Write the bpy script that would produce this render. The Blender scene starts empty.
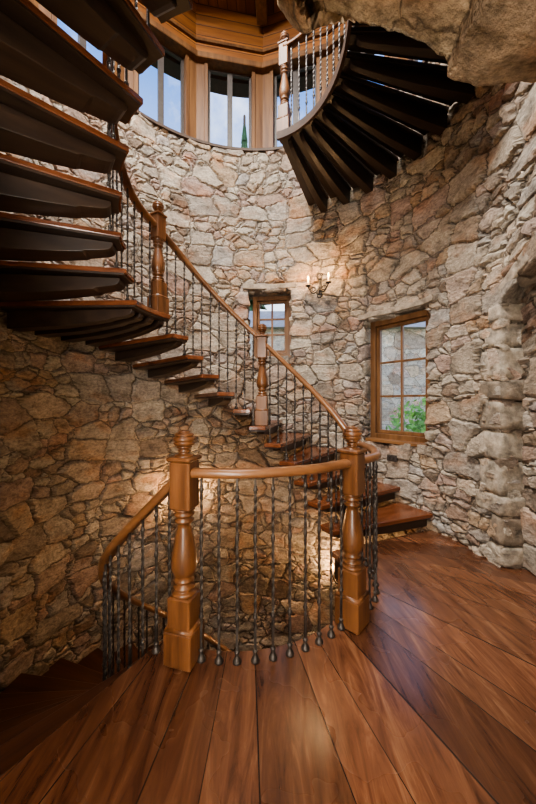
import bpy, bmesh, math, random
from mathutils import Vector, Matrix, noise
random.seed(7)
PI = math.pi
R = math.radians
col = bpy.context.scene.collection
CX, CY = -0.18, 2.457
F = 317.0
W = 2.0
def pol(r, deg, z=0.0):
    return Vector((CX + r*math.cos(R(deg)), CY + r*math.sin(R(deg)), z))
def sstep(x, a, b):
    t = min(1, max(0, (x-a)/(b-a))); return t*t*(3-2*t)

# ------------------------------------------------------------------ materials
class NT:
    def __init__(s, name):
        s.m = bpy.data.materials.new(name); s.m.use_nodes = True
        s.t = s.m.node_tree; s.t.nodes.clear()
        s.out = s.t.nodes.new('ShaderNodeOutputMaterial')
    def n(s, typ, **kw):
        nd = s.t.nodes.new(typ)
        for k, v in kw.items():
            if k.startswith('i_'):
                nd.inputs[k[2:].replace('_', ' ')].default_value = v
            else:
                setattr(nd, k, v)
        return nd
    def l(s, a, b): s.t.links.new(a, b)
    def math(s, op, a, b=None, clamp=False):
        nd = s.t.nodes.new('ShaderNodeMath'); nd.operation = op; nd.use_clamp = clamp
        for i, v in enumerate((a, b)):
            if v is None: continue
            if isinstance(v, (int, float)): nd.inputs[i].default_value = v
            else: s.l(v, nd.inputs[i])
        return nd.outputs[0]
    def vmath(s, op, a, b, out=0):
        nd = s.t.nodes.new('ShaderNodeVectorMath'); nd.operation = op
        for i, v in enumerate((a, b)):
            if isinstance(v, (tuple, list)): nd.inputs[i].default_value = v
            elif isinstance(v, (int, float)): nd.inputs[i].default_value = (v, v, v)
            else: s.l(v, nd.inputs[i])
        return nd.outputs[out]
    def mixc(s, f, a, b, mode='MIX'):
        nd = s.t.nodes.new('ShaderNodeMix'); nd.data_type = 'RGBA'; nd.blend_type = mode
        for i, v in ((0, f), (6, a), (7, b)):
            if isinstance(v, (int, float)): nd.inputs[i].default_value = v
            elif isinstance(v, tuple): nd.inputs[i].default_value = (*v, 1) if len(v) == 3 else v
            else: s.l(v, nd.inputs[i])
        return nd.outputs[2]
    def mixf(s, f, a, b):
        nd = s.t.nodes.new('ShaderNodeMix'); nd.data_type = 'FLOAT'
        for i, v in ((0, f), (2, a), (3, b)):
            if isinstance(v, (int, float)): nd.inputs[i].default_value = v
            else: s.l(v, nd.inputs[i])
        return nd.outputs[0]
    def ramp(s, f, stops, interp='LINEAR'):
        nd = s.t.nodes.new('ShaderNodeValToRGB'); nd.color_ramp.interpolation = interp
        e = nd.color_ramp.elements
        while len(e) < len(stops): e.new(0.5)
        for i, (p, c) in enumerate(stops):
            e[i].position = p; e[i].color = (*c, 1)
        s.l(f, nd.inputs[0]); return nd.outputs[0]
    def smooth(s, v, a, b, lo=0.0, hi=1.0):
        nd = s.t.nodes.new('ShaderNodeMapRange'); nd.interpolation_type = 'SMOOTHSTEP'
        s.l(v, nd.inputs[0])
        for i, x in ((1, a), (2, b), (3, lo), (4, hi)): nd.inputs[i].default_value = x
        return nd.outputs[0]

def stone_mat(name, use_uv=True, sl=2.9, ss=5.3, disp=0.040, ny=1.5, gain=1.0, tint=(1,1,1), method='BOTH'):
    t = NT(name)
    tc = t.n('ShaderNodeTexCoord')
    base = tc.outputs['UV'] if use_uv else tc.outputs['Object']
    v = t.vmath('MULTIPLY', base, (1, ny, 1) if use_uv else (1, 1, 1.4))
    n1 = t.n('ShaderNodeTexNoise', i_Scale=1.3, i_Detail=1.0); t.l(v, n1.inputs['Vector'])
    d1 = t.vmath('MULTIPLY', t.vmath('SUBTRACT', n1.outputs['Color'], 0.5), 0.28)
    n2 = t.n('ShaderNodeTexNoise', i_Scale=10.0, i_Detail=3.0); t.l(v, n2.inputs['Vector'])
    d2 = t.vmath('MULTIPLY', t.vmath('SUBTRACT', n2.outputs['Color'], 0.5), 0.085)
    p = t.vmath('ADD', v, t.vmath('ADD', d1, d2))
    dim = '2D' if use_uv else '3D'
    def vor(scale, rnd):
        e = t.n('ShaderNodeTexVoronoi', voronoi_dimensions=dim, feature='DISTANCE_TO_EDGE'); e.inputs['Scale'].default_value = scale; e.inputs['Randomness'].default_value = rnd
        f = t.n('ShaderNodeTexVoronoi', voronoi_dimensions=dim, feature='F1'); f.inputs['Scale'].default_value = scale; f.inputs['Randomness'].default_value = rnd
        t.l(p, e.inputs['Vector']); t.l(p, f.inputs['Vector'])
        loc = t.vmath('SUBTRACT', p, f.outputs['Position'])
        tilt = t.vmath('DOT_PRODUCT', loc, t.vmath('SUBTRACT', f.outputs['Color'], 0.5), 1)
        return t.math('DIVIDE', e.outputs['Distance'], scale), f.outputs['Color'], tilt
    eL, cL, tL = vor(sl, .60); eS, cS, tS = vor(ss, .72)
    sepL = t.n('ShaderNodeSeparateColor'); t.l(cL, sepL.inputs[0])
    flag = t.math('GREATER_THAN', sepL.outputs[2], 0.44)
    e = t.mixf(flag, eL, t.math('MINIMUM', eL, eS))
    tilt = t.mixf(flag, tL, tS)
    c = t.mixc(flag, cL, cS)
    sep = t.n('ShaderNodeSeparateColor'); t.l(c, sep.inputs[0])
    nz = t.n('ShaderNodeTexNoise', i_Scale=6.0, i_Detail=9.0, i_Roughness=0.70); t.l(v, nz.inputs['Vector'])
    nf = t.n('ShaderNodeTexNoise', i_Scale=30.0, i_Detail=6.0, i_Roughness=0.78); t.l(v, nf.inputs['Vector'])
    e2 = t.math('ADD', e, t.math('MULTIPLY', t.math('SUBTRACT', nf.outputs['Fac'], 0.5), 0.022))
    mort = t.smooth(e2, -0.002, 0.012)
    body = t.smooth(e, 0.0, 0.030)
    g = lambda *k: tuple(min(1, x*gain*q) for x, q in zip(k, tint))
    colr = t.ramp(sep.outputs[0], [(0.0, g(.22,.17,.135)), (0.14, g(.39,.345,.29)), (0.28, g(.45,.405,.345)), (0.42, g(.31,.28,.25)),
                                  (0.54, g(.40,.31,.225)), (0.66, g(.36,.345,.33)), (0.76, g(.37,.275,.235)), (0.88, g(.48,.44,.375)), (1.0, g(.28,.205,.165))])
    blot = t.ramp(nz.outputs['Fac'], [(0.30, (.38,.36,.34)), (0.48, (.88,.86,.84)), (0.70, (1.30,1.27,1.22))])
    colr = t.mixc(1.0, colr, blot, 'MULTIPLY')
    fine = t.ramp(nf.outputs['Fac'], [(0.32, (.40,.38,.36)), (0.6, (1.2,1.18,1.15))])
    colr = t.mixc(0.85, colr, fine, 'MULTIPLY')
    nr = t.n('ShaderNodeTexNoise', i_Scale=2.8, i_Detail=5.0); t.l(p, nr.inputs['Vector'])
    rust = t.smooth(nr.outputs['Fac'], 0.50, 0.68, 0.0, 0.65)
    colr = t.mixc(rust, colr, t.mixc(1.0, colr, (1.06,.75,.57), 'MULTIPLY'))
    colr = t.mixc(mort, g(.115,.094,.075), colr)
    b = t.n('ShaderNodeBsdfPrincipled'); b.inputs['Roughness'].default_value = 0.85
    b.inputs['Specular IOR Level'].default_value = 0.25
    t.l(colr, b.inputs['Base Color'])
    h = t.math('ADD', t.math('MULTIPLY', body, 0.75), t.math('MULTIPLY', t.math('MULTIPLY', sep.outputs[1], 0.55), body))
    h = t.math('ADD', h, t.math('MULTIPLY', t.math('MULTIPLY', tilt, body), 8.0))
    h = t.math('ADD', h, t.math('MULTIPLY', nz.outputs['Fac'], 1.5))
    h = t.math('ADD', h, t.math('MULTIPLY', nf.outputs['Fac'], 0.36))
    dn = t.n('ShaderNodeDisplacement', i_Midlevel=1.6, i_Scale=disp); t.l(h, dn.inputs['Height'])
    t.l(b.outputs[0], t.out.inputs['Surface']); t.l(dn.outputs[0], t.out.inputs['Displacement'])
    t.m.displacement_method = method
    return t.m

def wood_mat(name, c1, c2, rough=0.35, axis='X', coat=0.3, sc=1.0, bump=0.15, boards=None):
    t = NT(name)
    tc = t.n('ShaderNodeTexCoord')
    s = {'X': (1.2, 14, 14), 'Y': (14, 1.2, 14), 'Z': (14, 14, 1.2)}[axis]
    v = t.vmath('MULTIPLY', tc.outputs['Object'], tuple(k*sc for k in s))
    oi = t.n('ShaderNodeObjectInfo')
    v = t.vmath('ADD', v, t.vmath('MULTIPLY', oi.outputs['Random'], 31.0))
    n = t.n('ShaderNodeTexNoise', i_Scale=1.0, i_Detail=7.0, i_Roughness=0.6); t.l(v, n.inputs['Vector'])
    c = t.ramp(n.outputs['Fac'], [(0.32, c2), (0.66, c1)])
    hgt = n.outputs['Fac']
    if boards:
        sp = t.n('ShaderNodeSeparateXYZ'); t.l(tc.outputs['Object'], sp.inputs[0])
        k = t.math('DIVIDE', sp.outputs[boards[0]], boards[1]); fr = t.math('FRACT', k); fl_ = t.math('FLOOR', k)
        ed = t.math('MINIMUM', fr, t.math('SUBTRACT', 1.0, fr)); gp = t.smooth(ed, .015, .06)
        wn = t.n('ShaderNodeTexWhiteNoise', noise_dimensions='1D'); t.l(fl_, wn.inputs['W'])
        c = t.mixc(1.0, c, t.ramp(wn.outputs['Value'], [(0, (.7,.68,.66)), (1, (1.25,1.22,1.2))]), 'MULTIPLY')
        c = t.mixc(gp, tuple(x*.25 for x in c2), c)
        hgt = t.math('ADD', t.math('MULTIPLY', hgt, .4), gp)
    b = t.n('ShaderNodeBsdfPrincipled'); b.inputs['Roughness'].default_value = rough
    b.inputs['Coat Weight'].default_value = coat; b.inputs['Coat Roughness'].default_value = 0.2
    b.inputs['Specular IOR Level'].default_value = 0.35
    t.l(c, b.inputs['Base Color'])
    bp = t.n('ShaderNodeBump', i_Strength=bump, i_Distance=0.01); t.l(hgt, bp.inputs['Height']); t.l(bp.outputs[0], b.inputs['Normal'])
    t.l(b.outputs[0], t.out.inputs['Surface'])
    return t.m

def simple_mat(name, c, rough=0.5, metal=0.0, bump=0.0, emis=None, es=0, var=0.25, nscale=30, objvar=0.0):
    t = NT(name)
    tc = t.n('ShaderNodeTexCoord')
    n = t.n('ShaderNodeTexNoise', i_Scale=float(nscale), i_Detail=8.0, i_Roughness=.65); t.l(tc.outputs['Object'], n.inputs['Vector'])
    cc = t.ramp(n.outputs['Fac'], [(0.3, tuple(x*(1-var) for x in c)), (0.7, tuple(min(1, x*(1+var)) for x in c))])
    if objvar:
        oi = t.n('ShaderNodeObjectInfo')
        cc = t.mixc(1.0, cc, t.ramp(oi.outputs['Random'], [(0, (1-objvar,1-objvar*1.2,1-objvar*1.4)), (1, (1+objvar,1+objvar,1+objvar*.9))]), 'MULTIPLY')
    b = t.n('ShaderNodeBsdfPrincipled'); b.inputs['Roughness'].default_value = rough; b.inputs['Metallic'].default_value = metal
    t.l(cc, b.inputs['Base Color'])
    if bump:
        bp = t.n('ShaderNodeBump', i_Strength=bump, i_Distance=0.02 if objvar else .01); t.l(n.outputs['Fac'], bp.inputs['Height']); t.l(bp.outputs[0], b.inputs['Normal'])
    if emis:
        b.inputs['Emission Color'].default_value = (*emis, 1); b.inputs['Emission Strength'].default_value = es
    t.l(b.outputs[0], t.out.inputs['Surface'])
    return t.m

def floor_mat():
    t = NT('plank_floor')
    tc = t.n('ShaderNodeTexCoord')
    sp = t.n('ShaderNodeSeparateXYZ'); t.l(tc.outputs['Object'], sp.inputs[0])
    BW = 5.9
    ang2 = t.math('ARCTAN2', sp.outputs[0], t.math('MULTIPLY', sp.outputs[1], -1.0))
    rr = t.math('SQRT', t.math('ADD', t.math('MULTIPLY', sp.outputs[0], sp.outputs[0]), t.math('MULTIPLY', sp.outputs[1], sp.outputs[1])))
    k0 = t.math('DIVIDE', t.math('ADD', ang2, 0.02), R(BW))
    k = t.math('ADD', k0, t.math('MULTIPLY', t.math('SINE', t.math('MULTIPLY', k0, 2.3)), .16))
    idx = t.math('FLOOR', k)
    fr = t.math('SUBTRACT', k, idx)
    wn = t.n('ShaderNodeTexWhiteNoise', noise_dimensions='1D'); t.l(idx, wn.inputs['W'])
    edge = t.math('MULTIPLY', t.math('MINIMUM', fr, t.math('SUBTRACT', 1.0, fr)), t.math('MULTIPLY', rr, R(BW)))
    gap = t.smooth(edge, 0.0008, 0.0038)
    cmb = t.n('ShaderNodeCombineXYZ')
    t.l(t.math('MULTIPLY', t.math('MULTIPLY', ang2, rr), 15.0), cmb.inputs[0]); t.l(t.math('MULTIPLY', rr, 2.0), cmb.inputs[1]); t.l(t.math('MULTIPLY', wn.outputs['Value'], 40.0), cmb.inputs[2])
    n = t.n('ShaderNodeTexNoise', i_Scale=1.0, i_Detail=9.0, i_Roughness=0.68, i_Distortion=1.2); t.l(cmb.outputs[0], n.inputs['Vector'])
    n2 = t.n('ShaderNodeTexNoise', i_Scale=2.5, i_Detail=3.0); t.l(tc.outputs['Object'], n2.inputs['Vector'])
    n3 = t.n('ShaderNodeTexNoise', i_Scale=0.35, i_Detail=3.0); t.l(cmb.outputs[0], n3.inputs['Vector'])
    c = t.ramp(n.outputs['Fac'], [(0.28, (.034,.013,.007)), (0.42, (.095,.039,.021)), (0.56, (.145,.064,.034)), (0.74, (.25,.135,.075))])
    c = t.mixc(t.smooth(n3.outputs['Fac'], .58, .72, 0, .6), c, t.mixc(1.0, c, (.45,.40,.38), 'MULTIPLY'))
    hue = t.ramp(wn.outputs['Value'], [(0.0, (.66,.60,.57)), (0.5, (1.0,.96,.92)), (1.0, (1.34,1.27,1.20))])
    c = t.mixc(1.0, c, hue, 'MULTIPLY')
    c = t.mixc(gap, (.012,.006,.004), c)
    b = t.n('ShaderNodeBsdfPrincipled')
    t.l(c, b.inputs['Base Color'])
    t.l(t.smooth(n2.outputs['Fac'], 0.3, 0.7, 0.20, 0.33), b.inputs['Roughness'])
    b.inputs['Coat Weight'].default_value = 0.4; b.inputs['Coat Roughness'].default_value = 0.16
    hh = t.math('ADD', t.math('MULTIPLY', gap, .8), t.math('ADD', t.math('MULTIPLY', n.outputs['Fac'], 0.25), t.math('MULTIPLY', n2.outputs['Fac'], .8)))
    bp = t.n('ShaderNodeBump', i_Strength=0.3, i_Distance=0.008); t.l(hh, bp.inputs['Height']); t.l(bp.outputs[0], b.inputs['Normal'])
    t.l(b.outputs[0], t.out.inputs['Surface'])
    return t.m

def glass_mat():
    t = NT('window_glass')
    tr = t.n('ShaderNodeBsdfTransparent'); tr.inputs[0].default_value = (.97,.98,.98,1)
    gl = t.n('ShaderNodeBsdfGlossy'); gl.inputs['Roughness'].default_value = 0.03
    mx = t.n('ShaderNodeMixShader'); mx.inputs[0].default_value = 0.04
    t.l(tr.outputs[0], mx.inputs[1]); t.l(gl.outputs[0], mx.inputs[2]); t.l(mx.outputs[0], t.out.inputs['Surface'])
    return t.m

M_stone = stone_mat('rubble_stone')
M_stone3 = stone_mat('rough_arch_stone', use_uv=False, sl=.9, ss=1.8, disp=0.034, tint=(1.0,.88,.74))
M_slab = simple_mat('slab_stone', (.29,.25,.205), 0.9, bump=1.0, nscale=12, var=0.6, objvar=.28)
M_floor = floor_mat()
M_oak = wood_mat('golden_oak', (.19,.080,.032), (.058,.022,.009), 0.34, 'Z', 0.22)
M_rail = wood_mat('rail_oak', (.225,.102,.043), (.10,.041,.017), 0.3, 'X', 0.25, sc=.5)
M_pine = wood_mat('window_pine', (.20,.10,.044), (.085,.038,.016), 0.42, 'Z', 0.15)
M_pineX = wood_mat('sill_pine', (.23,.115,.048), (.115,.051,.02), 0.45, 'X', 0.15)
M_top = wood_mat('tower_post_pine', (.15,.070,.025), (.065,.027,.010), 0.55, 'Z', 0.0)
M_frieze = wood_mat('frieze_pine', (.28,.112,.031), (.145,.052,.014), 0.55, 'X', 0.0, bump=.4, boards=(2, .142))
M_ceil = wood_mat('ceiling_pine', (.30,.125,.038), (.155,.056,.017), 0.55, 'Y', 0.0, bump=.4, boards=(0, .13))
M_tread = wood_mat('red_tread', (.20,.068,.029), (.085,.027,.012), 0.25, 'X', 0.4)
M_tread_low = wood_mat('shaded_tread', (.085,.032,.016), (.036,.013,.007), 0.3, 'X', 0.3)  # darker copy of the tread wood, stairwell shade put into the colour
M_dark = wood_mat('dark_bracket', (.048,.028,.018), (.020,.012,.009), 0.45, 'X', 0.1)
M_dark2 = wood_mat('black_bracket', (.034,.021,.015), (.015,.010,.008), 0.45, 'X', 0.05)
M_string = wood_mat('stringer_wood', (.060,.028,.013), (.028,.013,.007), 0.7, 'X', 0.0)
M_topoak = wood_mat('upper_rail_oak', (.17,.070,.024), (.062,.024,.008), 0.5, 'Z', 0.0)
M_iron = simple_mat('wrought_iron', (.066,.056,.050), 0.42, 0.6, bump=0.3, nscale=60)
M_blackiron = simple_mat('black_iron', (.018,.015,.013), 0.5, 0.4, bump=0.3, nscale=60)
M_glass = glass_mat()
M_darkframe = simple_mat('dark_sash', (.05,.04,.035), 0.5)
M_ledge = simple_mat('ledge_wood', (.05,.028,.016), 0.7)
M_plaster = simple_mat('hall_plaster', (.62,.53,.42), 0.9, nscale=5, var=.08)
M_wax = simple_mat('candle_wax', (.8,.6,.35), 0.6, emis=(1,.5,.18), es=.5)
M_flame = simple_mat('flame_bulb', (1,.7,.35), 0.4, emis=(1,.48,.13), es=9)
M_leaf = simple_mat('shrub_leaf', (.24,.46,.09), 0.6, nscale=3, var=.5)
M_needle = simple_mat('conifer_needles', (.06,.12,.05), 0.8, nscale=3, var=.5)
M_bark = simple_mat('tree_bark', (.12,.08,.05), 0.9)
M_ground = simple_mat('grass_ground', (.24,.30,.12), 0.95, nscale=2, var=.4)
M_house = stone_mat('house_stone', use_uv=False, sl=1.2, ss=2.4, disp=0.02, gain=1.9)  # stone colour raised to stand in for missing sunlight
M_roof = simple_mat('house_roof', (.42,.38,.35), 0.8, nscale=5)

# ------------------------------------------------------------------ helpers
class MB:
    def __init__(s): s.v = []; s.f = []; s.sm = []
    def add(s, vs, fs, smooth=False):
        o = len(s.v); s.v += [tuple(v) for v in vs]
        for f in fs: s.f.append([i+o for i in f]); s.sm.append(smooth)
    def box(s, c, d, mat=None, ch=0.0):
        x, y, z = (k/2 for k in d)
        if ch <= 0:
            vs = [Vector((a*x, b*y, e*z)) for e in (-1,1) for a, b in ((-1,-1),(1,-1),(1,1),(-1,1))]
            fs = [(3,2,1,0),(4,5,6,7)] + [(i,(i+1)%4,(i+1)%4+4,i+4) for i in range(4)]
        else:
            vs = []
            for zz, ins in ((-z, ch), (-z+ch, 0), (z-ch, 0), (z, ch)):
                a, b = x-ins, y-ins
                q = ch*0.7
                for px, py in ((-a+q,-b),(a-q,-b),(a,-b+q),(a,b-q),(a-q,b),(-a+q,b),(-a,b-q),(-a,-b+q)):
                    vs.append(Vector((px,py,zz)))
            fs = [tuple(range(7,-1,-1)), tuple(range(24,32))]
            for k in range(3):
                for i in range(8): fs.append((k*8+i, k*8+(i+1)%8, k*8+8+(i+1)%8, k*8+8+i))
        c = Vector(c)
        if mat: vs = [mat @ (v + c) for v in vs]
        else: vs = [v + c for v in vs]
        s.add(vs, fs)
    def lathe(s, prof, n=20, mat=None):
        vs = []; fs = []
        for r, z in prof:
            for i in range(n):
                a = 2*PI*i/n; vs.append(Vector((r*math.cos(a), r*math.sin(a), z)))
        for k in range(len(prof)-1):
            for i in range(n): fs.append((k*n+i, k*n+(i+1)%n, (k+1)*n+(i+1)%n, (k+1)*n+i))
        if prof[0][0] > 1e-5: fs.append(tuple(range(n-1,-1,-1)))
        if prof[-1][0] > 1e-5: fs.append(tuple(range((len(prof)-1)*n, len(prof)*n)))
        if mat: vs = [mat @ v for v in vs]
        s.add(vs, fs, True)
    def sweep(s, pts, prof, up=Vector((0,0,1)), smooth=True, closed=False):
        n = len(prof); vs = []; fs = []
        for i, p in enumerate(pts):
            p = Vector(p)
            tg = (Vector(pts[min(i+1,len(pts)-1)]) - Vector(pts[max(i-1,0)])).normalized()
            sd = tg.cross(up)
            if sd.length < 1e-4: sd = tg.cross(Vector((1,0,0)))
            sd.normalize(); u2 = sd.cross(tg)
            for a, b in prof: vs.append(p + sd*a + u2*b)
        for k in range(len(pts)-1):
            for i in range(n): fs.append((k*n+i, k*n+(i+1)%n, (k+1)*n+(i+1)%n, (k+1)*n+i))
        fs.append(tuple(range(n-1,-1,-1))); fs.append(tuple(range((len(pts)-1)*n, len(pts)*n)))
        s.add(vs, fs, smooth)
    def tube(s, pts, r, n=8):
        s.sweep(pts, [(r*math.cos(2*PI*i/n), r*math.sin(2*PI*i/n)) for i in range(n)])
    def wedge(s, r0, r1, a0, a1, z0, z1, n=4, zf=None):
        vs = []
        for z in (z0, z1):
            for k in range(n+1):
                a = R(a0+(a1-a0)*k/n); vs.append((r0*math.cos(a), r0*math.sin(a), z)); vs.append((r1*math.cos(a), r1*math.sin(a), z))
        m = 2*(n+1); fs = []
        for k in range(n):
            i = 2*k
            fs += [(i, i+2, i+3, i+1), (m+i, m+i+1, m+i+3, m+i+2), (i, m+i, m+i+2, i+2), (i+1, i+3, m+i+3, m+i+1)]
        fs += [(0,1,m+1,m), (2*n, m+2*n, m+2*n+1, 2*n+1)]
        s.add(vs, fs)
    def build(s, name, mat, parent=None, loc=(0,0,0), rz=0.0, bevel=0.0):
        me = bpy.data.meshes.new(name); me.from_pydata(s.v, [], s.f); me.update()
        bm = bmesh.new(); bm.from_mesh(me); bmesh.ops.recalc_face_normals(bm, faces=bm.faces); bm.to_mesh(me); bm.free()
        for p, q in zip(me.polygons, s.sm): p.use_smooth = q
        me.materials.append(mat)
        o = bpy.data.objects.new(name, me); col.objects.link(o)
        o.location = loc; o.rotation_euler = (0,0,rz)
        if parent: o.parent = parent
        if bevel:
            b = o.modifiers.new('bevel', 'BEVEL'); b.width = bevel; b.segments = 2; b.limit_method = 'ANGLE'
        return o
def tag(o, label=None, cat=None, group=None, kind=None):
    for k, v in (('label', label), ('category', cat), ('group', group), ('kind', kind)):
        if v: o[k] = v
    return o
def empty(name, loc, rz=0.0):
    o = bpy.data.objects.new(name, None); col.objects.link(o); o.location = loc; o.rotation_euler = (0,0,rz); o.empty_display_size = .1
    return o
def dup(o, parent=None, loc=None, rz=None, scale=None):
    c = o.copy(); col.objects.link(c)
    c.parent = parent
    if loc is not None: c.location = loc
    if rz is not None: c.rotation_euler = (0,0,rz)
    if scale is not None: c.scale = scale
    for ch in list(o.children): 
        d = ch.copy(); col.objects.link(d); d.parent = c
        for g in list(ch.children):
            e = g.copy(); col.objects.link(e); e.parent = d
    return c

# ------------------------------------------------------------------ tower wall
OPEN = {'big': (24.0, 47.0, .83, 2.31), 'small': (75.4, 92.8, 1.93, 2.87), 'niche': (-27.0, .8, 0.0, 2.08), 'door': (240.0, 300.0, 0.0, 2.6)}
def arch_h(th):
    a, b, z0, z1 = OPEN['niche']
    return .20*math.sin(PI*(b-th)/(b-a))**.8 if b > th > a else 0
def warp(th, z):
    a, b, z0, z1 = OPEN['niche']
    if a <= th <= b and z > 1.0:
        k = (z-1.0)/(z1-1.0) if z < z1 else max(0, 1-(z-z1)/1.2)
        return z + arch_h(th)*k
    return z
def P(th, z, r=W): 
    return (CX + r*math.cos(R(th)), CY + r*math.sin(R(th)), warp(th, z))
def lines(lo, hi, step, ed):
    n = int(round((hi-lo)/step)); L = [lo+(hi-lo)*i/n for i in range(n+1)]
    st = (hi-lo)/n
    L = [x for x in L if all(abs(x-e) > .45*st for e in ed)] + [e for e in ed if lo <= e <= hi]
    return sorted(set(L))
TH0, TH1, Z0, Z1 = -60.0, 300.0, -3.7, 4.83
ths = lines(TH0, TH1, 0.62, [v for o in OPEN.values() for v in o[:2]])
zs = lines(Z0, Z1, 0.023, [v for o in OPEN.values() for v in o[2:]])
bm = bmesh.new(); uvl = bm.loops.layers.uv.new('UVMap')
grid = [[bm.verts.new(P(t, z)) for z in zs] for t in ths]
def face(vs, uvs):
    f = bm.faces.new(vs); f.smooth = True
    for l, u in zip(f.loops, uvs): l[uvl].uv = u
for i in range(len(ths)-1):
    tm = (ths[i]+ths[i+1])/2; u0, u1 = R(ths[i])*W, R(ths[i+1])*W
    for j in range(len(zs)-1):
        zm = (zs[j]+zs[j+1])/2
        if any(a < tm < b and c < zm < d for a, b, c, d in OPEN.values()): continue
        face((grid[i][j], grid[i][j+1], grid[i+1][j+1], grid[i+1][j]), ((u0,zs[j]),(u0,zs[j+1]),(u1,zs[j+1]),(u1,zs[j])))
def strip(pts_uv, depth, flip):
    nd = max(2, int(depth/.025)); rows = []
    for (th, z, u, v, du, dv) in pts_uv:
        rows.append([(bm.verts.new(P(th, z, W+depth*k/nd)), (u+du*depth*k/nd, v+dv*depth*k/nd)) for k in range(nd+1)])
    for a, b in zip(rows[:-1], rows[1:]):
        for k in range(nd):
            q = [a[k], b[k], b[k+1], a[k+1]]
            if flip: q.reverse()
            face([x[0] for x in q], [x[1] for x in q])
NICHE_D = .17
for key, depth in (('big', .38), ('small', .38), ('niche', NICHE_D)):
    a, b, c, d = OPEN[key]
    zz = [z for z in zs if c <= z <= d]; tt = [t for t in ths if a <= t <= b]
    strip([(a, z, R(a)*W, z, 1, 0) for z in zz], depth, False)
    strip([(b, z, R(b)*W, z, -1, 0) for z in zz], depth, True)
    strip([(t, d, R(t)*W, d, 0, 1) for t in tt], depth, False)
    if key != 'niche': strip([(t, c, R(t)*W, c, 0, -1) for t in tt], depth, True)
    else:
        g = [[bm.verts.new(P(t, z, W+depth)) for z in zz] for t in tt]
        for i in range(len(tt)-1):
            for j in range(len(zz)-1):
                u0, u1 = R(tt[i])*W+3.3, R(tt[i+1])*W+3.3
                face((g[i][j], g[i][j+1], g[i+1][j+1], g[i+1][j]), ((u0,zz[j]),(u0,zz[j+1]),(u1,zz[j+1]),(u1,zz[j])))
bmesh.ops.remove_doubles(bm, verts=bm.verts, dist=1e-5)
me = bpy.data.meshes.new('wall_round'); bm.to_mesh(me); bm.free(); me.materials.append(M_stone)
wall = bpy.data.objects.new('wall_round', me); col.objects.link(wall)
tag(wall, 'round tower wall of rough brown and grey rubble stone', 'wall', kind='structure')

# jamb stones and arch stones framing the recess, sunk almost flush in the round wall
e = empty('trim_6', (CX, CY, 0)); tag(e, 'rough jamb and arch stones edging the shallow arched recess on the right', 'stone surround', kind='structure')
rnd = random.Random(3)
def block(name, a0, a1, z0, z1, arch=False, r0=1.988, r1=2.18):
    nx, nz, ny = 8, 6, 5
    m = MB(); rr0 = r0+rnd.uniform(-.006,.010); idx = {}; vs = []; fs = []
    def vid(i, j, k):
        if (i, j, k) not in idx:
            th = a0+(a1-a0)*i/nx; z = z0+(z1-z0)*j/nz; r = rr0+(r1-rr0)*k/ny
            z += arch_h(max(-26.9, min(.7, th))) if arch else 0
            v = Vector((r*math.cos(R(th)), r*math.sin(R(th)), z))
            edge = sum((i in (0, nx), j in (0, nz), k == 0))
            cen = Vector(((rr0+.06)*math.cos(R((a0+a1)/2)), (rr0+.06)*math.sin(R((a0+a1)/2)), (z0+z1)/2 + (z-(z0+(z1-z0)*j/nz))))
            if edge > 1: v += (cen-v).normalized()*.010*(edge-1)
            v += noise.noise_vector(v*5+Vector((z0*9,0,0)))*.016 + noise.noise_vector(v*17)*.006
            idx[(i, j, k)] = len(vs); vs.append(v)
        return idx[(i, j, k)]
    for i in range(nx):
        for j in range(nz): fs.append((vid(i,j,0), vid(i+1,j,0), vid(i+1,j+1,0), vid(i,j+1,0)))
    for j in range(nz):
        for k in range(ny):
            for i in (0, nx): fs.append((vid(i,j,k), vid(i,j+1,k), vid(i,j+1,k+1), vid(i,j,k+1)))
    for i in range(nx):
        for k in range(ny):
            for j in (0, nz): fs.append((vid(i,j,k), vid(i+1,j,k), vid(i+1,j,k+1), vid(i,j,k+1)))
    m.add(vs, fs, True); m.build(name, M_slab, e)
z = 0.0
while z < 2.0:
    h = rnd.uniform(.12,.30)
    if z+h > 2.0: h = 2.08-z
    block('jamb_stone', .4+rnd.uniform(-.2,.2), .8+rnd.uniform(2.6,7.8), z+.004, z+h-.004); z += h
a1 = 1.6
while a1 > -25:
    w_ = rnd.uniform(2.8, 6.0); block('arch_stone', a1-w_+.1, a1, 2.085, 2.085+rnd.uniform(.10,.17), True); a1 -= w_

# overhead stone arch at the top right
prof = [(1.72,2.60),(1.4,2.61),(1.11,2.61),(.96,2.615),(.86,2.63),(.76,2.68),(.63,2.745),(.48,2.83),(.35,2.885),(.25,2.92),(.17,2.96),(.09,3.04),(.03,3.2),(-.02,3.6)]
def interp(L, n):
    d = [0]
    for a, b in zip(L[:-1], L[1:]): d.append(d[-1]+math.dist(a,b))
    out = []
    for i in range(n+1):
        s = d[-1]*i/n; k = max(j for j in range(len(d)) if d[j] <= s+1e-9); k = min(k, len(L)-2)
        f = (s-d[k])/(d[k+1]-d[k]); out.append((L[k][0]+(L[k+1][0]-L[k][0])*f, L[k][1]+(L[k+1][1]-L[k][1])*f))
    return out
bm = bmesh.new(); bot = interp(prof, 150); top = 3.62
rows = []
for (x, z) in bot:
    row = []
    for k in range(36): row.append(Vector((x, 1.32, top+(z-top)*k/36)))
    for k in range(50): row.append(Vector((x, 1.32-.85*k/50, z - .06*math.sin(PI*k/50))))
    for k in range(16): row.append(Vector((x, .47, z+(top-z)*k/15)))
    rows.append([bm.verts.new(v + noise.noise_vector(v*2.2)*.03 + noise.noise_vector(v*6)*.012) for v in row])
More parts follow.
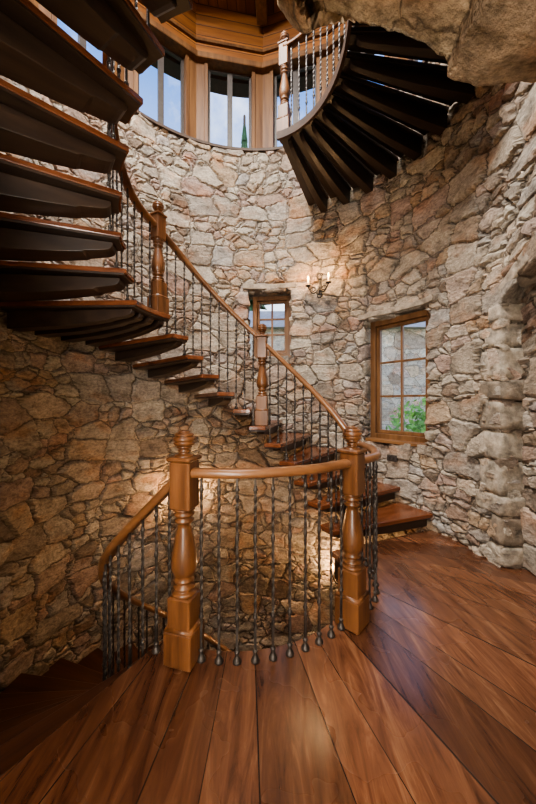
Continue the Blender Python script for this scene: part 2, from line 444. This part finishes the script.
for a, b in zip(rows[:-1], rows[1:]):
    for k in range(len(a)-1):
        f = bm.faces.new((a[k], a[k+1], b[k+1], b[k])); f.smooth = True
    f = bm.faces.new((a[0], b[0], b[-1], a[-1]))
bmesh.ops.recalc_face_normals(bm, faces=bm.faces)
me = bpy.data.meshes.new('wall_overhang'); bm.to_mesh(me); bm.free(); me.materials.append(M_stone3)
o = bpy.data.objects.new('wall_overhang', me); col.objects.link(o)
tag(o, 'rough stone arch soffit overhead at the upper right', 'arch', kind='structure')

# ------------------------------------------------------------------ floors
FX, FY = CX, 3.3
LOW0 = 241.0
EDGE0, EDGE1 = LOW0-360, 23.0
def polymesh(name, vs, fs, mat, loc):
    m = MB(); m.add([tuple(Vector(v)-Vector(loc)) for v in vs], fs)
    return m.build(name, mat, None, loc)
m = MB(); m.wedge(.80, 2.03, EDGE0, EDGE1, -.05, 0, n=60)
m.v = [(x, y-(FY-CY), z) for x, y, z in m.v]
fl = m.build('floor', M_floor, None, (FX, FY, 0), 0, .006)
tag(fl, 'landing floor of wide reddish-brown planks fanned around the stairwell', 'floor', kind='structure')
m = MB(); m.wedge(2.03, 2.30, -28, 1.6, -.05, 0, n=20)
m.v = [(x, y-(FY-CY), z) for x, y, z in m.v]
o = m.build('floor', M_floor, None, (FX, FY, 0)); tag(o, 'plank floor inside the shallow arched recess', 'floor', kind='structure')
vs = []; fs = []
for k in range(21):
    a = 240+60*k/20; p = pol(2.025, a); vs += [(p.x, p.y, 0), (CX+(p.x-CX)*1.0, -3.0, 0), (p.x, p.y, -.05), (p.x, -3.0, -.05)]
for k in range(20):
    i = 4*k; fs += [(i, i+1, i+5, i+4), (i+2, i+6, i+7, i+3), (i, i+4, i+6, i+2)]
o = polymesh('floor', vs, fs, M_floor, (FX, FY, 0)); tag(o, 'hall plank floor outside the tower opening', 'floor', kind='structure')
m = MB(); m.wedge(.83, 2.0, EDGE0, EDGE1, -.24, -.05, n=60); o = m.build('trim_1', M_dark, None, (CX, CY, 0)); tag(o, 'dark timber structure under the landing floor', 'trim', kind='structure')
m = MB(); m.wedge(.0001, 2.0, 0, 360, -3.72, -3.68, n=60); o = m.build('floor', M_floor, None, (CX, CY, 0)); tag(o, 'plank floor at the bottom of the stairwell', 'floor', kind='structure')
xl, xr, yb = pol(2,240).x, pol(2,300).x, -3.0
yt = pol(2,240).y
def slab(name, c, d, mat, label, cat='wall'):
    m = MB(); m.box((0,0,0), d); o = m.build(name, mat, None, c); tag(o, label, cat, kind='structure'); return o
slab('wall_left', (xl-.06, (yt+yb)/2, 1.3), (.12, yt-yb, 2.6), M_plaster, 'plaster wall on the left of the hall')
slab('wall_right', (xr+.06, (yt+yb)/2, 1.3), (.12, yt-yb, 2.6), M_plaster, 'plaster wall on the right of the hall')
slab('wall_behind', ((xl+xr)/2, yb-.06, 1.3), (xr-xl+.24, .12, 2.6), M_plaster, 'plaster wall at the end of the hall')
slab('ceiling', ((xl+xr)/2, (yt+yb)/2, 2.66), (xr-xl+.24, yt-yb, .12), M_plaster, 'plaster ceiling of the hall', 'ceiling')

# ------------------------------------------------------------------ lower windows in stone wall
def flat_window(name, a0, a1, z0, z1, rad, label, nx, ny, fr=.055, sash=.04):
    p0 = pol(rad, a1); p1 = pol(rad, a0)
    c = (p0+p1)/2; w = (p1-p0).length; ang = math.atan2(p1.y-p0.y, p1.x-p0.x)
    e = empty(name, (c.x, c.y, z0), ang); tag(e, label, 'window', kind='structure')
    h = z1-z0
    m = MB(); D = .11
    for sx in (-1, 1): m.box((sx*(w/2-fr/2), D/2, h/2), (fr, D, h), ch=.006)
    m.box((0, D/2, h-fr/2), (w-2*fr, D, fr), ch=.006); m.box((0, D/2, fr/2), (w-2*fr, D, fr), ch=.006)
    m.build('frame', M_pine, e)
    m = MB(); m.box((0, .015, -.012), (w+.01, D+.12, .04), ch=.006); m.build('sill', M_pineX, e)
    iw, ih = w-2*fr, h-2*fr
    m = MB()
    for sx in (-1, 1): m.box((sx*(iw/2-sash/2), .065, h/2), (sash, .045, ih), ch=.004)
    m.box((0, .065, fr+sash/2), (iw-2*sash, .045, sash), ch=.004); m.box((0, .065, h-fr-sash/2), (iw-2*sash, .045, sash), ch=.004)
    s = m.build('sash', M_pine, e)
    m = MB(); gw, gh = iw-2*sash, ih-2*sash
    for i in range(1, nx): m.box((-gw/2+gw*i/nx, .065, h/2), (.026, .03, gh))
    for j in range(1, ny): m.box((0, .066, fr+sash+gh*j/ny), (gw, .028, .024))
    m.build('glazing_bar', M_pine, s)
    m = MB(); m.box((0, .068, h/2), (gw+.01, .006, gh+.01)); m.build('pane', M_glass, s)
    return e
flat_window('window_1', 24.7, 46.2, .85, 2.30, 2.12, 'large wooden casement window with six panes in the stone wall', 2, 3, .068, .042)
flat_window('window_2', 76.4, 91.2, 1.96, 2.85, 2.20, 'small wooden window deep in the stone wall beside the candle sconce', 2, 3, .066, .035)
for i, (a0, a1, z, h) in enumerate(((22, 49, 2.32, .065), (73, 95, 2.88, .075))):
    m = MB(); m.wedge(1.975, 2.3, a0, a1, z, z+h, n=14)
    m.v = [tuple(Vector(v)+noise.noise_vector(Vector(v)*7)*.012) for v in m.v]
    o = m.build('trim_%d' % (i+2), M_slab, None, (CX, CY, 0), 0, .01); tag(o, ['flat stone lintel over the large window', 'flat stone lintel over the small window'][i], 'lintel', kind='structure')

# ------------------------------------------------------------------ clerestory
NS = 14; da = 360/NS; AP = 2.04; SILL = 4.85; HEAD = 6.0; TOPZ = 6.85
m = MB(); m.wedge(1.975, 2.35, 0, 360, 4.815, 4.85, n=84); o = m.build('trim_4', M_ledge, None, (CX, CY, 0)); tag(o, 'dark curved ledge on top of the stone wall', 'trim', kind='structure')
m = MB(); m.wedge(2.20, 2.42, 0, 360, 5.97, 6.05, n=84); o = m.build('trim_5', M_ledge, None, (CX, CY, 0)); tag(o, 'dark roof eave outside the upper windows', 'trim', kind='structure')
fw = 2*AP*math.tan(R(da/2))
for k in range(NS):
    a = 100.0 + da*k
    c = pol(AP, a, SILL); e = empty('window_%d' % (k+3), c, R(a-90))
    tag(e, 'upper tower window with pine posts and two sashes', 'window', group='clerestory windows around the tower top', kind='structure')
    ww = .62; h = HEAD-SILL
    if k == 0:
        parts = []
        for sx in (-1, 1):
            m = MB(); pw = (fw-ww)/2+.01; m.box((sx*(ww/2+pw/2), .06, h/2), (pw, .14, h), ch=.006)
            m.box((sx*(ww/2+.02), .0, h/2), (.05, .06, h), ch=.006)
            parts.append(m.build('post', M_top, e))
        m = MB(); m.box((0, .07, h+.42), (fw+.02, .10, .86)); parts.append(m.build('frieze_board', M_frieze, e))
        m = MB(); m.box((0, .0, h+.03), (fw+.02, .2, .08), ch=.008); parts.append(m.build('head_trim', M_top, e))
        m = MB(); m.box((0,.01,h+.32),(fw+.02,.06,.04),ch=.004); parts.append(m.build('moulding', M_top, e))
        for sx in (-1, 1):
            m = MB(); sw = ww/2; x0 = sx*sw/2; st = .036
            for q in (-1, 1): m.box((x0+q*(sw/2-st/2), .07, h/2), (st, .04, h))
            m.box((x0, .07, st/2), (sw-2*st, .04, st)); m.box((x0, .07, h-st/2), (sw-2*st, .04, st))
            s = m.build('sash', M_darkframe, e)
            m = MB(); m.box((x0, .07, h/2), (sw-2*st+.01, .005, h-2*st+.01)); m.build('pane', M_glass, s)
            parts.append(s)
        proto = parts
    else:
        for p in proto: dup(p, e)
m = MB(); m.wedge(.0001, 2.35, 0, 360, TOPZ, TOPZ+.05, n=56); o = m.build('ceiling', M_ceil, None, (CX, CY, 0)); tag(o, 'pine board ceiling at the top of the tower', 'ceiling', kind='structure')
for k in range(7):
    a = 87.14+51.43*k
    m = MB(); m.box((1.0, 0, TOPZ-.13), (2.0, .15, .26), ch=.01); o = m.build('ceiling_beam', M_top, None, (CX, CY, 0), R(a)); tag(o, 'pine ceiling beam radiating from the middle of the tower ceiling', 'beam', group='ceiling beams at the tower top')

# ------------------------------------------------------------------ stairs
STEP, RISE, T0 = 11.4, .175, 23.0
TREADS = [(T0+STEP*(n-1), STEP, n) for n in range(1, 12)] + [(148.4, 30.0, 12)] + [(178.4+11.2*(n-13), 11.2, n) for n in range(13, 21)]
def tread_parts(parent, width, r0=.80, bws=((.4, 8.0),), mat=None, deep=1.0, seg=4, dark=None, th=.040):
    dark = dark or M_dark
    m = MB(); m.wedge(r0, 1.985, -1.2, width, -th, 0, n=seg)
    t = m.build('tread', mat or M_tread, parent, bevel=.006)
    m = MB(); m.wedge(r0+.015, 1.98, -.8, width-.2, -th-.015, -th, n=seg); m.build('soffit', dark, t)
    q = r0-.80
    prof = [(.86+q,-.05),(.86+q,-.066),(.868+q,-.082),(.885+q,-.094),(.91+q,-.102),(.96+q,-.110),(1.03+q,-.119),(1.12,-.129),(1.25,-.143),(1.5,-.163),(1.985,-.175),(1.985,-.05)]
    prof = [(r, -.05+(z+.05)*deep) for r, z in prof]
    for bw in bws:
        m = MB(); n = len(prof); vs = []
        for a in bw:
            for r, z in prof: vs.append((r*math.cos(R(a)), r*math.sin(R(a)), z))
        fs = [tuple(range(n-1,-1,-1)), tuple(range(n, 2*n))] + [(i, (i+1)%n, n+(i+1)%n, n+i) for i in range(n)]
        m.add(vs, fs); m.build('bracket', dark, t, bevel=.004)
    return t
mainst = empty('staircase', (CX, CY, 0))
tag(mainst, 'curved stair flight with red-brown open treads climbing from the landing around the wall', 'staircase')
t0 = tread_parts(mainst, STEP, bws=((.8, 6.0),), deep=.8)
t1 = tread_parts(mainst, 30.0, .85, ((.4,4.2),(8.0,11.8),(15.6,19.4),(23.2,27.0)), seg=12, deep=1.15)
t2 = tread_parts(mainst, 11.2, .87, ((.3,7.6),), deep=1.12, th=.034)
firsts = {id(t0): t0, id(t1): t1, id(t2): t2}
for a, wd, n in TREADS:
    src = t0 if n < 12 else (t1 if n == 12 else t2)
    if firsts.pop(id(src), None): src.location = (0,0,RISE*n); src.rotation_euler = (0,0,R(a))
    else: dup(src, mainst, (0,0,RISE*n), R(a))
lower = empty('staircase', (CX, CY, -3.7))
tag(lower, 'lower stair flight descending into the stairwell below the landing', 'staircase')
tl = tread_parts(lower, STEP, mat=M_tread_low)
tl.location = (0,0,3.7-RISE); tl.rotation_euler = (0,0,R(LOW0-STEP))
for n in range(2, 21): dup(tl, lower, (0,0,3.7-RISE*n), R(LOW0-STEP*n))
upper = empty('staircase', (CX, CY, 3.8))
tag(upper, 'dark stair flight seen from beneath at the tower top under the upper railing', 'staircase')
UST = 8.8
def uz(deg): return 4.02 + 4.1e-5*(64-min(deg,64))**2
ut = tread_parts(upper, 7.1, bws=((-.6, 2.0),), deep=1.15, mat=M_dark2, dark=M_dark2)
for n in range(9):
    a = 61.5-UST*n; loc = (0,0,uz(a)-3.8)
    if n == 0: ut.location = loc; ut.rotation_euler = (0,0,R(a))
    else: dup(ut, upper, loc, R(a))
m = MB(); pts = [(.80*math.cos(R(a)), .80*math.sin(R(a)), uz(a)-3.8-.04) for a in range(-16, 71, 2)]
m.sweep(pts, [(-.014,-.03),(.014,-.03),(.014,.045),(-.014,.045)], smooth=False); m.build('stringer', M_string, upper)

# ------------------------------------------------------------------ railings
def newel_protos():
    m = MB()
    m.box((0,0,.012+.075), (.150,.150,.17), ch=.006)
    m.box((0,0,.255), (.124,.124,.16), ch=.008)
    m.lathe([(.10,.170),(.104,.174),(.094,.190)], 4, Matrix.Rotation(PI/4, 4, 'Z'))
    m.lathe([(.05,.33),(.062,.338),(.062,.348),(.048,.354),(.040,.360),(.054,.367),(.054,.376),(.036,.384),(.034,.394),(.051,.402),(.053,.411),(.041,.419),(.055,.438),(.064,.465),(.066,.495),(.062,.535),(.053,.58),(.044,.63),(.036,.67),(.032,.69),(.047,.698),(.049,.708),(.034,.716),(.034,.722),(.050,.730),(.052,.74),(.038,.748),(.054,.757),(.054,.765)], 28)
    m.box((0,0,.885), (.112,.112,.25), ch=.012)
    m.box((0,0,1.015), (.130,.130,.022), ch=.006)
    body = m.build('newel_post', M_oak)
    m = MB()
    pr = [(.044,1.02),(.050,1.027),(.044,1.034),(.028,1.040),(.026,1.048),(.036,1.054),(.026,1.060)]
    K = 44; rb = .056; zc = 1.108
    for k in range(K+1):
        ph = -1.05 + (PI/2+1.05)*k/K
        r = rb*math.cos(ph); zz = zc+.052*math.sin(ph)
        for gph in (-.62, -.12, .38, .85):
            if abs(ph-gph) < .10: r -= .010*(1-abs(ph-gph)/.10)
        pr.append((max(r, 0.0), zz))
    m.lathe(pr, 28)
    m.build('finial', M_oak, body)
    return body
def baluster_protos(H=.9):
    m = MB(); n = 110; vs = []; fs = []
    hs = .0056
    for k in range(n+1):
        z = H*k/n
        f = min(1, max(0, (z-.16)/(H*.42))) + 0
        tw = f*PI*4.0 + min(1, max(0, (z-H*.70)/(H*.2)))*PI*2
        for q in range(4):
            a = tw+PI/4+q*PI/2; vs.append((hs*1.414*math.cos(a), hs*1.414*math.sin(a), z))
    for k in range(n):
        for q in range(4): fs.append((k*4+q, k*4+(q+1)%4, k*4+4+(q+1)%4, k*4+4+q))
    m.add(vs, fs); bar = m.build('baluster', M_iron)
    m = MB(); m.lathe([(.022,0),(.022,.009),(.017,.019),(.011,.030),(.009,.040),(.013,.046),(.014,.053),(.008,.060)], 12); m.build('base_shoe', M_iron, bar)
    for z in (H*.24, H*.93):
        m = MB(); m.lathe([(.007,z-.020),(.009,z-.015),(.0075,z-.010),(.0125,z-.004),(.0125,z+.004),(.0075,z+.010),(.009,z+.015),(.007,z+.020)], 12)
        m.build('collar', M_iron, bar)
    m = MB(); z = H*.66
    K = 14
    prof2 = [(.006,-.04),(.009,-.036),(.007,-.03)]
    for k in range(K+1):
        t = k/K; prof2.append((.006+.005*math.sin(PI*t)*(1 if k%2 else .86), -.028+.056*t))
    prof2 += [(.007,.03),(.009,.036),(.006,.04)]
    m.lathe([(r, z+zz) for r, zz in prof2], 8)
    m.build('basket_twist', M_iron, bar)
    return bar
NEW = newel_protos(); BAL = baluster_protos(.9)
used = {'n': False, 'b': False}
def place(proto, key, parent, deg, z, r, scale=(1,1,1), rz=None):
    loc = (r*math.cos(R(deg)), r*math.sin(R(deg)), z)
    rz = R(deg) if rz is None else rz
    if not used[key]:
        used[key] = True; proto.parent = parent; proto.location = loc; proto.rotation_euler = (0,0,rz); proto.scale = scale; return proto
    return dup(proto, parent, loc, rz, scale)
RP = [(-.028,-.018),(.028,-.018),(.034,-.005),(.033,.010),(.024,.021),(.010,.026),(-.010,.026),(-.024,.021),(-.033,.010),(-.034,-.005)]
def rail(parent, a0, a1, zf, base, rf, name='handrail', mat=None):
    n = max(8, int(abs(a1-a0)/1.5)); pts = []
    for i in range(n+1):
        a = a0+(a1-a0)*i/n; r = rf(a) if callable(rf) else rf
        pts.append((r*math.cos(R(a)), r*math.sin(R(a)), zf(a)-base))
    m = MB(); m.sweep(pts, RP); return m.build(name, mat or M_rail, parent)
ZP = [(-90,.945),(16,.945),(23,1.03),(82,1.93),(138,2.76),(152,2.90),(172,2.99),(182,3.09),(250,4.15),(270,4.45)]
def zlin(a):
    for (a0, z0), (a1, z1) in zip(ZP[:-1], ZP[1:]):
        if a <= a1: return z0+(z1-z0)*(a-a0)/(a1-a0)
    return ZP[-1][1]
def zmain(a): return sum(zlin(a+d) for d in range(-6, 7))/13
def rmain(a): return .90+.065*sstep(a, -41, -20)*(1-sstep(a, 20, 75))+.045*sstep(a, 100, 165)
NA, NB = -106.0, -41.5
g = empty('stair_railing', (CX, CY, 0))
tag(g, 'landing guard railing with two carved oak newel posts and level handrail', 'railing')
place(NEW, 'n', g, NA, 0, .885); place(NEW, 'n', g, NB, 0, .90)
rail(g, NA, NB, lambda a: .945, 0, .89); rail(g, NB, T0-13, lambda a: .945, 0, rmain)
nb = 10
for i in range(nb):
    a = NA+5.8+(NB-NA-11.0)*i/(nb-1); place(BAL, 'b', g, a, 0, .875, (1,1,.925/.9))
for a in (-34.5, -29, -23.5, -18, -12.5, -7, -1.5, 4, 9): place(BAL, 'b', g, a, 0, rmain(a), (1,1,.925/.9))
g2 = empty('stair_railing', (CX, CY, 0))
tag(g2, 'ascending stair railing with twisted iron balusters curving up along the open treads', 'railing')
rail(g2, T0-13, 251, zmain, 0, rmain)
N2, N3 = 82.5, 151.0
for a, n in ((N2, 6), (N3, 12)): place(NEW, 'n', g2, a, RISE*n, rmain(a)+.01, (.92,.92,.93 if n == 6 else .90))
for a in (14, 19): place(BAL, 'b', g2, a, 0, rmain(a), (1,1,(zmain(a)-.02)/.9))
for a0, wd, n in TREADS:
    k = 5 if wd > 20 else 2
    for i in range(k):
        a = a0+wd*(i+.5)/k
        if abs(a-N2) < 3.2 or abs(a-N3) < 3.4: continue
        H = zmain(a)-.02-RISE*n; place(BAL, 'b', g2, a, RISE*n, rmain(a), (1,1,H/.9))
g3 = empty('stair_railing', (CX, CY, -3.7))
tag(g3, 'descending handrail and iron balusters dropping from the left newel post into the stairwell', 'railing')
zlow = lambda a: .945 - RISE/STEP*(254-a)
rlow = lambda a: .97-.085*sstep(a, 215, 254)-.05*sstep(-a, -170, -120)
rail(g3, 254, 20, zlow, -3.7, rlow)
for a in (248.5, 243.5): place(BAL, 'b', g3, a, 3.7, rlow(a), (1,1,(zlow(a)-.02)/.9))
for n in range(1, 20):
    for f in (.25, .75):
        a = LOW0-STEP*n+STEP*f
        H = zlow(a)-.02+RISE*n
        place(BAL, 'b', g3, a, 3.7-RISE*n, rlow(a), (1,1,H/.9))
g4 = empty('stair_railing', (CX, CY, 3.8))
tag(g4, 'upper curved railing with oak handrail and newel post high beside the clerestory windows', 'railing')
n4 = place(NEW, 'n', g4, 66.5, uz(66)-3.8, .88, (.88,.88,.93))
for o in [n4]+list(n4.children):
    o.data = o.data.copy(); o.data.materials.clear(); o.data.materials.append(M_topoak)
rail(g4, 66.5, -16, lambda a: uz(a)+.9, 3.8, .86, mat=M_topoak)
for i in range(14):
    a = 61-5.7*i; place(BAL, 'b', g4, a, uz(a)-3.8, .86, (1,1,.885/.9))

# ------------------------------------------------------------------ sconces
def sconce(deg, z, label, power, r=1.96):
    p = pol(r, deg, z); e = empty('wall_sconce', p, R(deg-90)); tag(e, label, 'lamp', 'wrought iron candle sconces on the stone wall')
    e.scale = (.85,.85,.85)
    m = MB()
    m.box((0, 0, 0), (.05, .014, .26), ch=.003)
    m.tube([(.055*math.cos(q*.45)*(1-q*.03), -.03, .15+.055*math.sin(q*.45)*(1-q*.03)) for q in range(18)], .009, 6)
    m.tube([(.045*math.cos(q*.45)*(1-q*.03), -.03, -.15+.045*math.sin(q*.45)*(1-q*.03)) for q in range(18)], .009, 6)
    m.build('backplate', M_blackiron, e)
    for s in (-1, 1):
        m = MB(); pts = []
        for k in range(19):
            t = k/18; pts.append((s*(.01+.15*t), -.02-.09*math.sin(t*PI*.6), -.03-.095*math.sin(t*PI)+.02*t))
        m.tube(pts, .010, 6)
        m.tube([(s*(.085+.042*math.cos(q*.5)*(1-q*.04)), -.09, -.06+.042*math.sin(q*.5)*(1-q*.04)) for q in range(16)], .008, 6)
        m.build('arm', M_blackiron, e)
        cx, cy, cz = pts[-1]
        m = MB(); m.lathe([(.006,-.01),(.012,.0),(.042,.012),(.044,.020),(.018,.014),(.016,.03),(.012,.03)], 14, Matrix.Translation((cx,cy,cz)))
        m.build('drip_cup', M_blackiron, e)
        m = MB(); m.lathe([(.011,.015),(.011,.10),(.004,.102)], 12, Matrix.Translation((cx,cy,cz))); cd = m.build('candle', M_wax, e)
        m = MB(); m.lathe([(.004,.10),(.011,.115),(.013,.128),(.007,.150),(0,.175)], 12, Matrix.Translation((cx,cy,cz))); m.build('flame_bulb', M_flame, cd)
        li = bpy.data.lights.new('candle_light', 'POINT'); li.energy = power/2; li.color = (1,.60,.29); li.shadow_soft_size = .03
        lo = bpy.data.objects.new('candle_light', li); col.objects.link(lo); lo.parent = e; lo.location = (cx, cy-.05, cz+.16)
    return e
sconce(63.5, 2.83, 'iron sconce with two lit candles on the wall right of the small window', 14)
sconce(118.5, .0, 'iron candle sconce low in the stairwell behind the left newel post', 22)
sconce(53.5, -.9, 'iron candle sconce low in the stairwell behind the right newel post', 28)

m = MB(); m.box((0,0,0), (.12,.012,.075), ch=.003); p = pol(1.97, 36, .66); e = m.build('wall_plate', M_darkframe, None, p, R(36-90)); tag(e, 'small dark wall plate under the large window', 'outlet')
for sx in (-.025, .025):
    m = MB(); m.box((sx,-.008,0), (.03,.008,.045), ch=.002); m.build('socket', M_iron, e)

# ------------------------------------------------------------------ outside
m = MB(); m.wedge(2.4, 45, 0, 360, -.1, .1, n=48); o = m.build('ground', M_ground, None, (CX, CY, 0)); tag(o, 'grassy ground outside the tower', 'ground', kind='structure')
def shrub(x, y, z, r, label):
    e = empty('shrub', (x,y,z)); tag(e, label, 'bush', 'shrubs outside the window')
    m = MB()
    for i in range(900):
        d = Vector((random.gauss(0,1), random.gauss(0,1), random.gauss(0,1))).normalized()*r*random.uniform(.6,1.0); d.z = abs(d.z)*1.5
        a = Vector((random.gauss(0,1), random.gauss(0,1), random.gauss(0,1))).normalized()*.05*r/.6; b = a.orthogonal().normalized()*.03*r/.6
        m.add([d-a, d+b, d+a, d-b], [(0,1,2,3)])
    m.build('foliage', M_leaf, e)
    m = MB(); m.tube([(0,0,0),(0.02,0,.3*r),(0,0,.8*r)], .04*r, 6); m.build('stem', M_bark, e)
for i, (x, y, r) in enumerate(((2.75,5.6,.85),(1.6,6.9,.45))):
    shrub(x, y, .1, r, ['bright green shrub seen low in the large window', 'smaller green shrub left of the bright one beyond the large window'][i])
def conifer(x, y, h, label):
    e = empty('conifer', (x,y,.1)); tag(e, label, 'tree')
    m = MB()
    L = 16
    for k in range(L):
        z = h*(.12+.85*k/L); r = h*.12*(1-k/L)+.08
        n = 18; vs = [(0,0,z+h*.09)]
        for i in range(n):
            rr = r*(1 if i%2 else .62)*random.uniform(.85,1.1); vs.append((rr*math.cos(2*PI*i/n+k), rr*math.sin(2*PI*i/n+k), z-.1*(i%2)))
        m.add(vs, [(0,i+1,(i+1)%n+1) for i in range(n)])
    m.build('needles', M_needle, e)
    m = MB(); m.lathe([(.02*h,0),(.012*h,h*.5),(.004*h,h)], 8); m.build('trunk', M_bark, e)
conifer(-1.3, 17.5, 17.0, 'tall conifer whose top shows in the middle clerestory window')
e = empty('house', (4.4, 11.5, .1)); tag(e, 'pale stone neighbouring house beyond the large window', 'building')
m = MB(); m.box((0,0,1.8), (12,3,3.6)); m.build('wall', M_house, e)
m = MB(); m.add([(-6.3,-1.8,3.5),(6.3,-1.8,3.5),(6.3,1.8,3.5),(-6.3,1.8,3.5),(-6.3,0,4.5),(6.3,0,4.5)], [(0,1,5,4),(2,3,4,5),(0,4,3),(1,2,5),(0,3,2,1)]); m.build('roof', M_roof, e)

# ------------------------------------------------------------------ world & lights
w = bpy.data.worlds.new('sky'); bpy.context.scene.world = w; w.use_nodes = True
nt = w.node_tree; nt.nodes.clear()
out = nt.nodes.new('ShaderNodeOutputWorld'); bg = nt.nodes.new('ShaderNodeBackground')
tc = nt.nodes.new('ShaderNodeTexCoord'); sp = nt.nodes.new('ShaderNodeSeparateXYZ'); nt.links.new(tc.outputs['Generated'], sp.inputs[0])
rp = nt.nodes.new('ShaderNodeValToRGB'); rp.color_ramp.elements[0].position = 0.0; rp.color_ramp.elements[0].color = (.85,.9,.95,1)
rp.color_ramp.elements[1].position = .72; rp.color_ramp.elements[1].color = (.06,.16,.44,1); nt.links.new(sp.outputs[2], rp.inputs[0])
nz = nt.nodes.new('ShaderNodeTexNoise'); nz.inputs['Scale'].default_value = 4.5; nz.inputs['Detail'].default_value = 8; nz.inputs['Roughness'].default_value = .6; nt.links.new(tc.outputs['Generated'], nz.inputs['Vector'])
r2 = nt.nodes.new('ShaderNodeValToRGB'); r2.color_ramp.elements[0].position = .50; r2.color_ramp.elements[1].position = .90; nt.links.new(nz.outputs['Fac'], r2.inputs[0])
mx = nt.nodes.new('ShaderNodeMix'); mx.data_type = 'RGBA'; nt.links.new(r2.outputs[0], mx.inputs[0]); nt.links.new(rp.outputs[0], mx.inputs[6]); mx.inputs[7].default_value = (.95,.97,1,1)
nt.links.new(mx.outputs[2], bg.inputs[0]); bg.inputs[1].default_value = 2.6; nt.links.new(bg.outputs[0], out.inputs[0])

def area(name, loc, target, size, power, color):
    li = bpy.data.lights.new(name, 'AREA'); li.shape = 'DISK'; li.size = size; li.energy = power; li.color = color
    o = bpy.data.objects.new(name, li); col.objects.link(o); o.location = loc
    o.rotation_euler = (Vector(target)-Vector(loc)).to_track_quat('-Z', 'Y').to_euler()
area('tower_daylight_fill', (CX-.6, CY-.8, 6.6), (CX+1.1, CY+.9, 1.6), 1.7, 500, (1,.97,.92))  # added lamp out of view, stands in for daylight from the upper windows
area('hall_fill_high', (-.7, -.9, 2.5), (1.4, 3.0, 1.3), 1.0, 78, (1,.95,.88))  # added fill behind the camera, not a real fixture
area('hall_fill_low', (-.5, -2.2, 1.0), (1.1, 1.5, 2.8), 1.0, 90, (1,.94,.86))  # unseen fill added low in the hall to brighten the overhead stone arch

cam = bpy.data.cameras.new('camera'); co = bpy.data.objects.new('camera', cam); col.objects.link(co)
co.location = (0,0,1.3); co.rotation_euler = (PI/2,0,0)
cam.sensor_fit = 'VERTICAL'; cam.sensor_height = 36; cam.lens = 36*F/804; cam.clip_start = .02
bpy.context.scene.camera = co
vs_ = bpy.context.scene.view_settings
try:
    vs_.view_transform = 'AgX'; vs_.look = 'AgX - Medium High Contrast'; vs_.exposure = 0.45
except Exception as ex:
    print(ex)
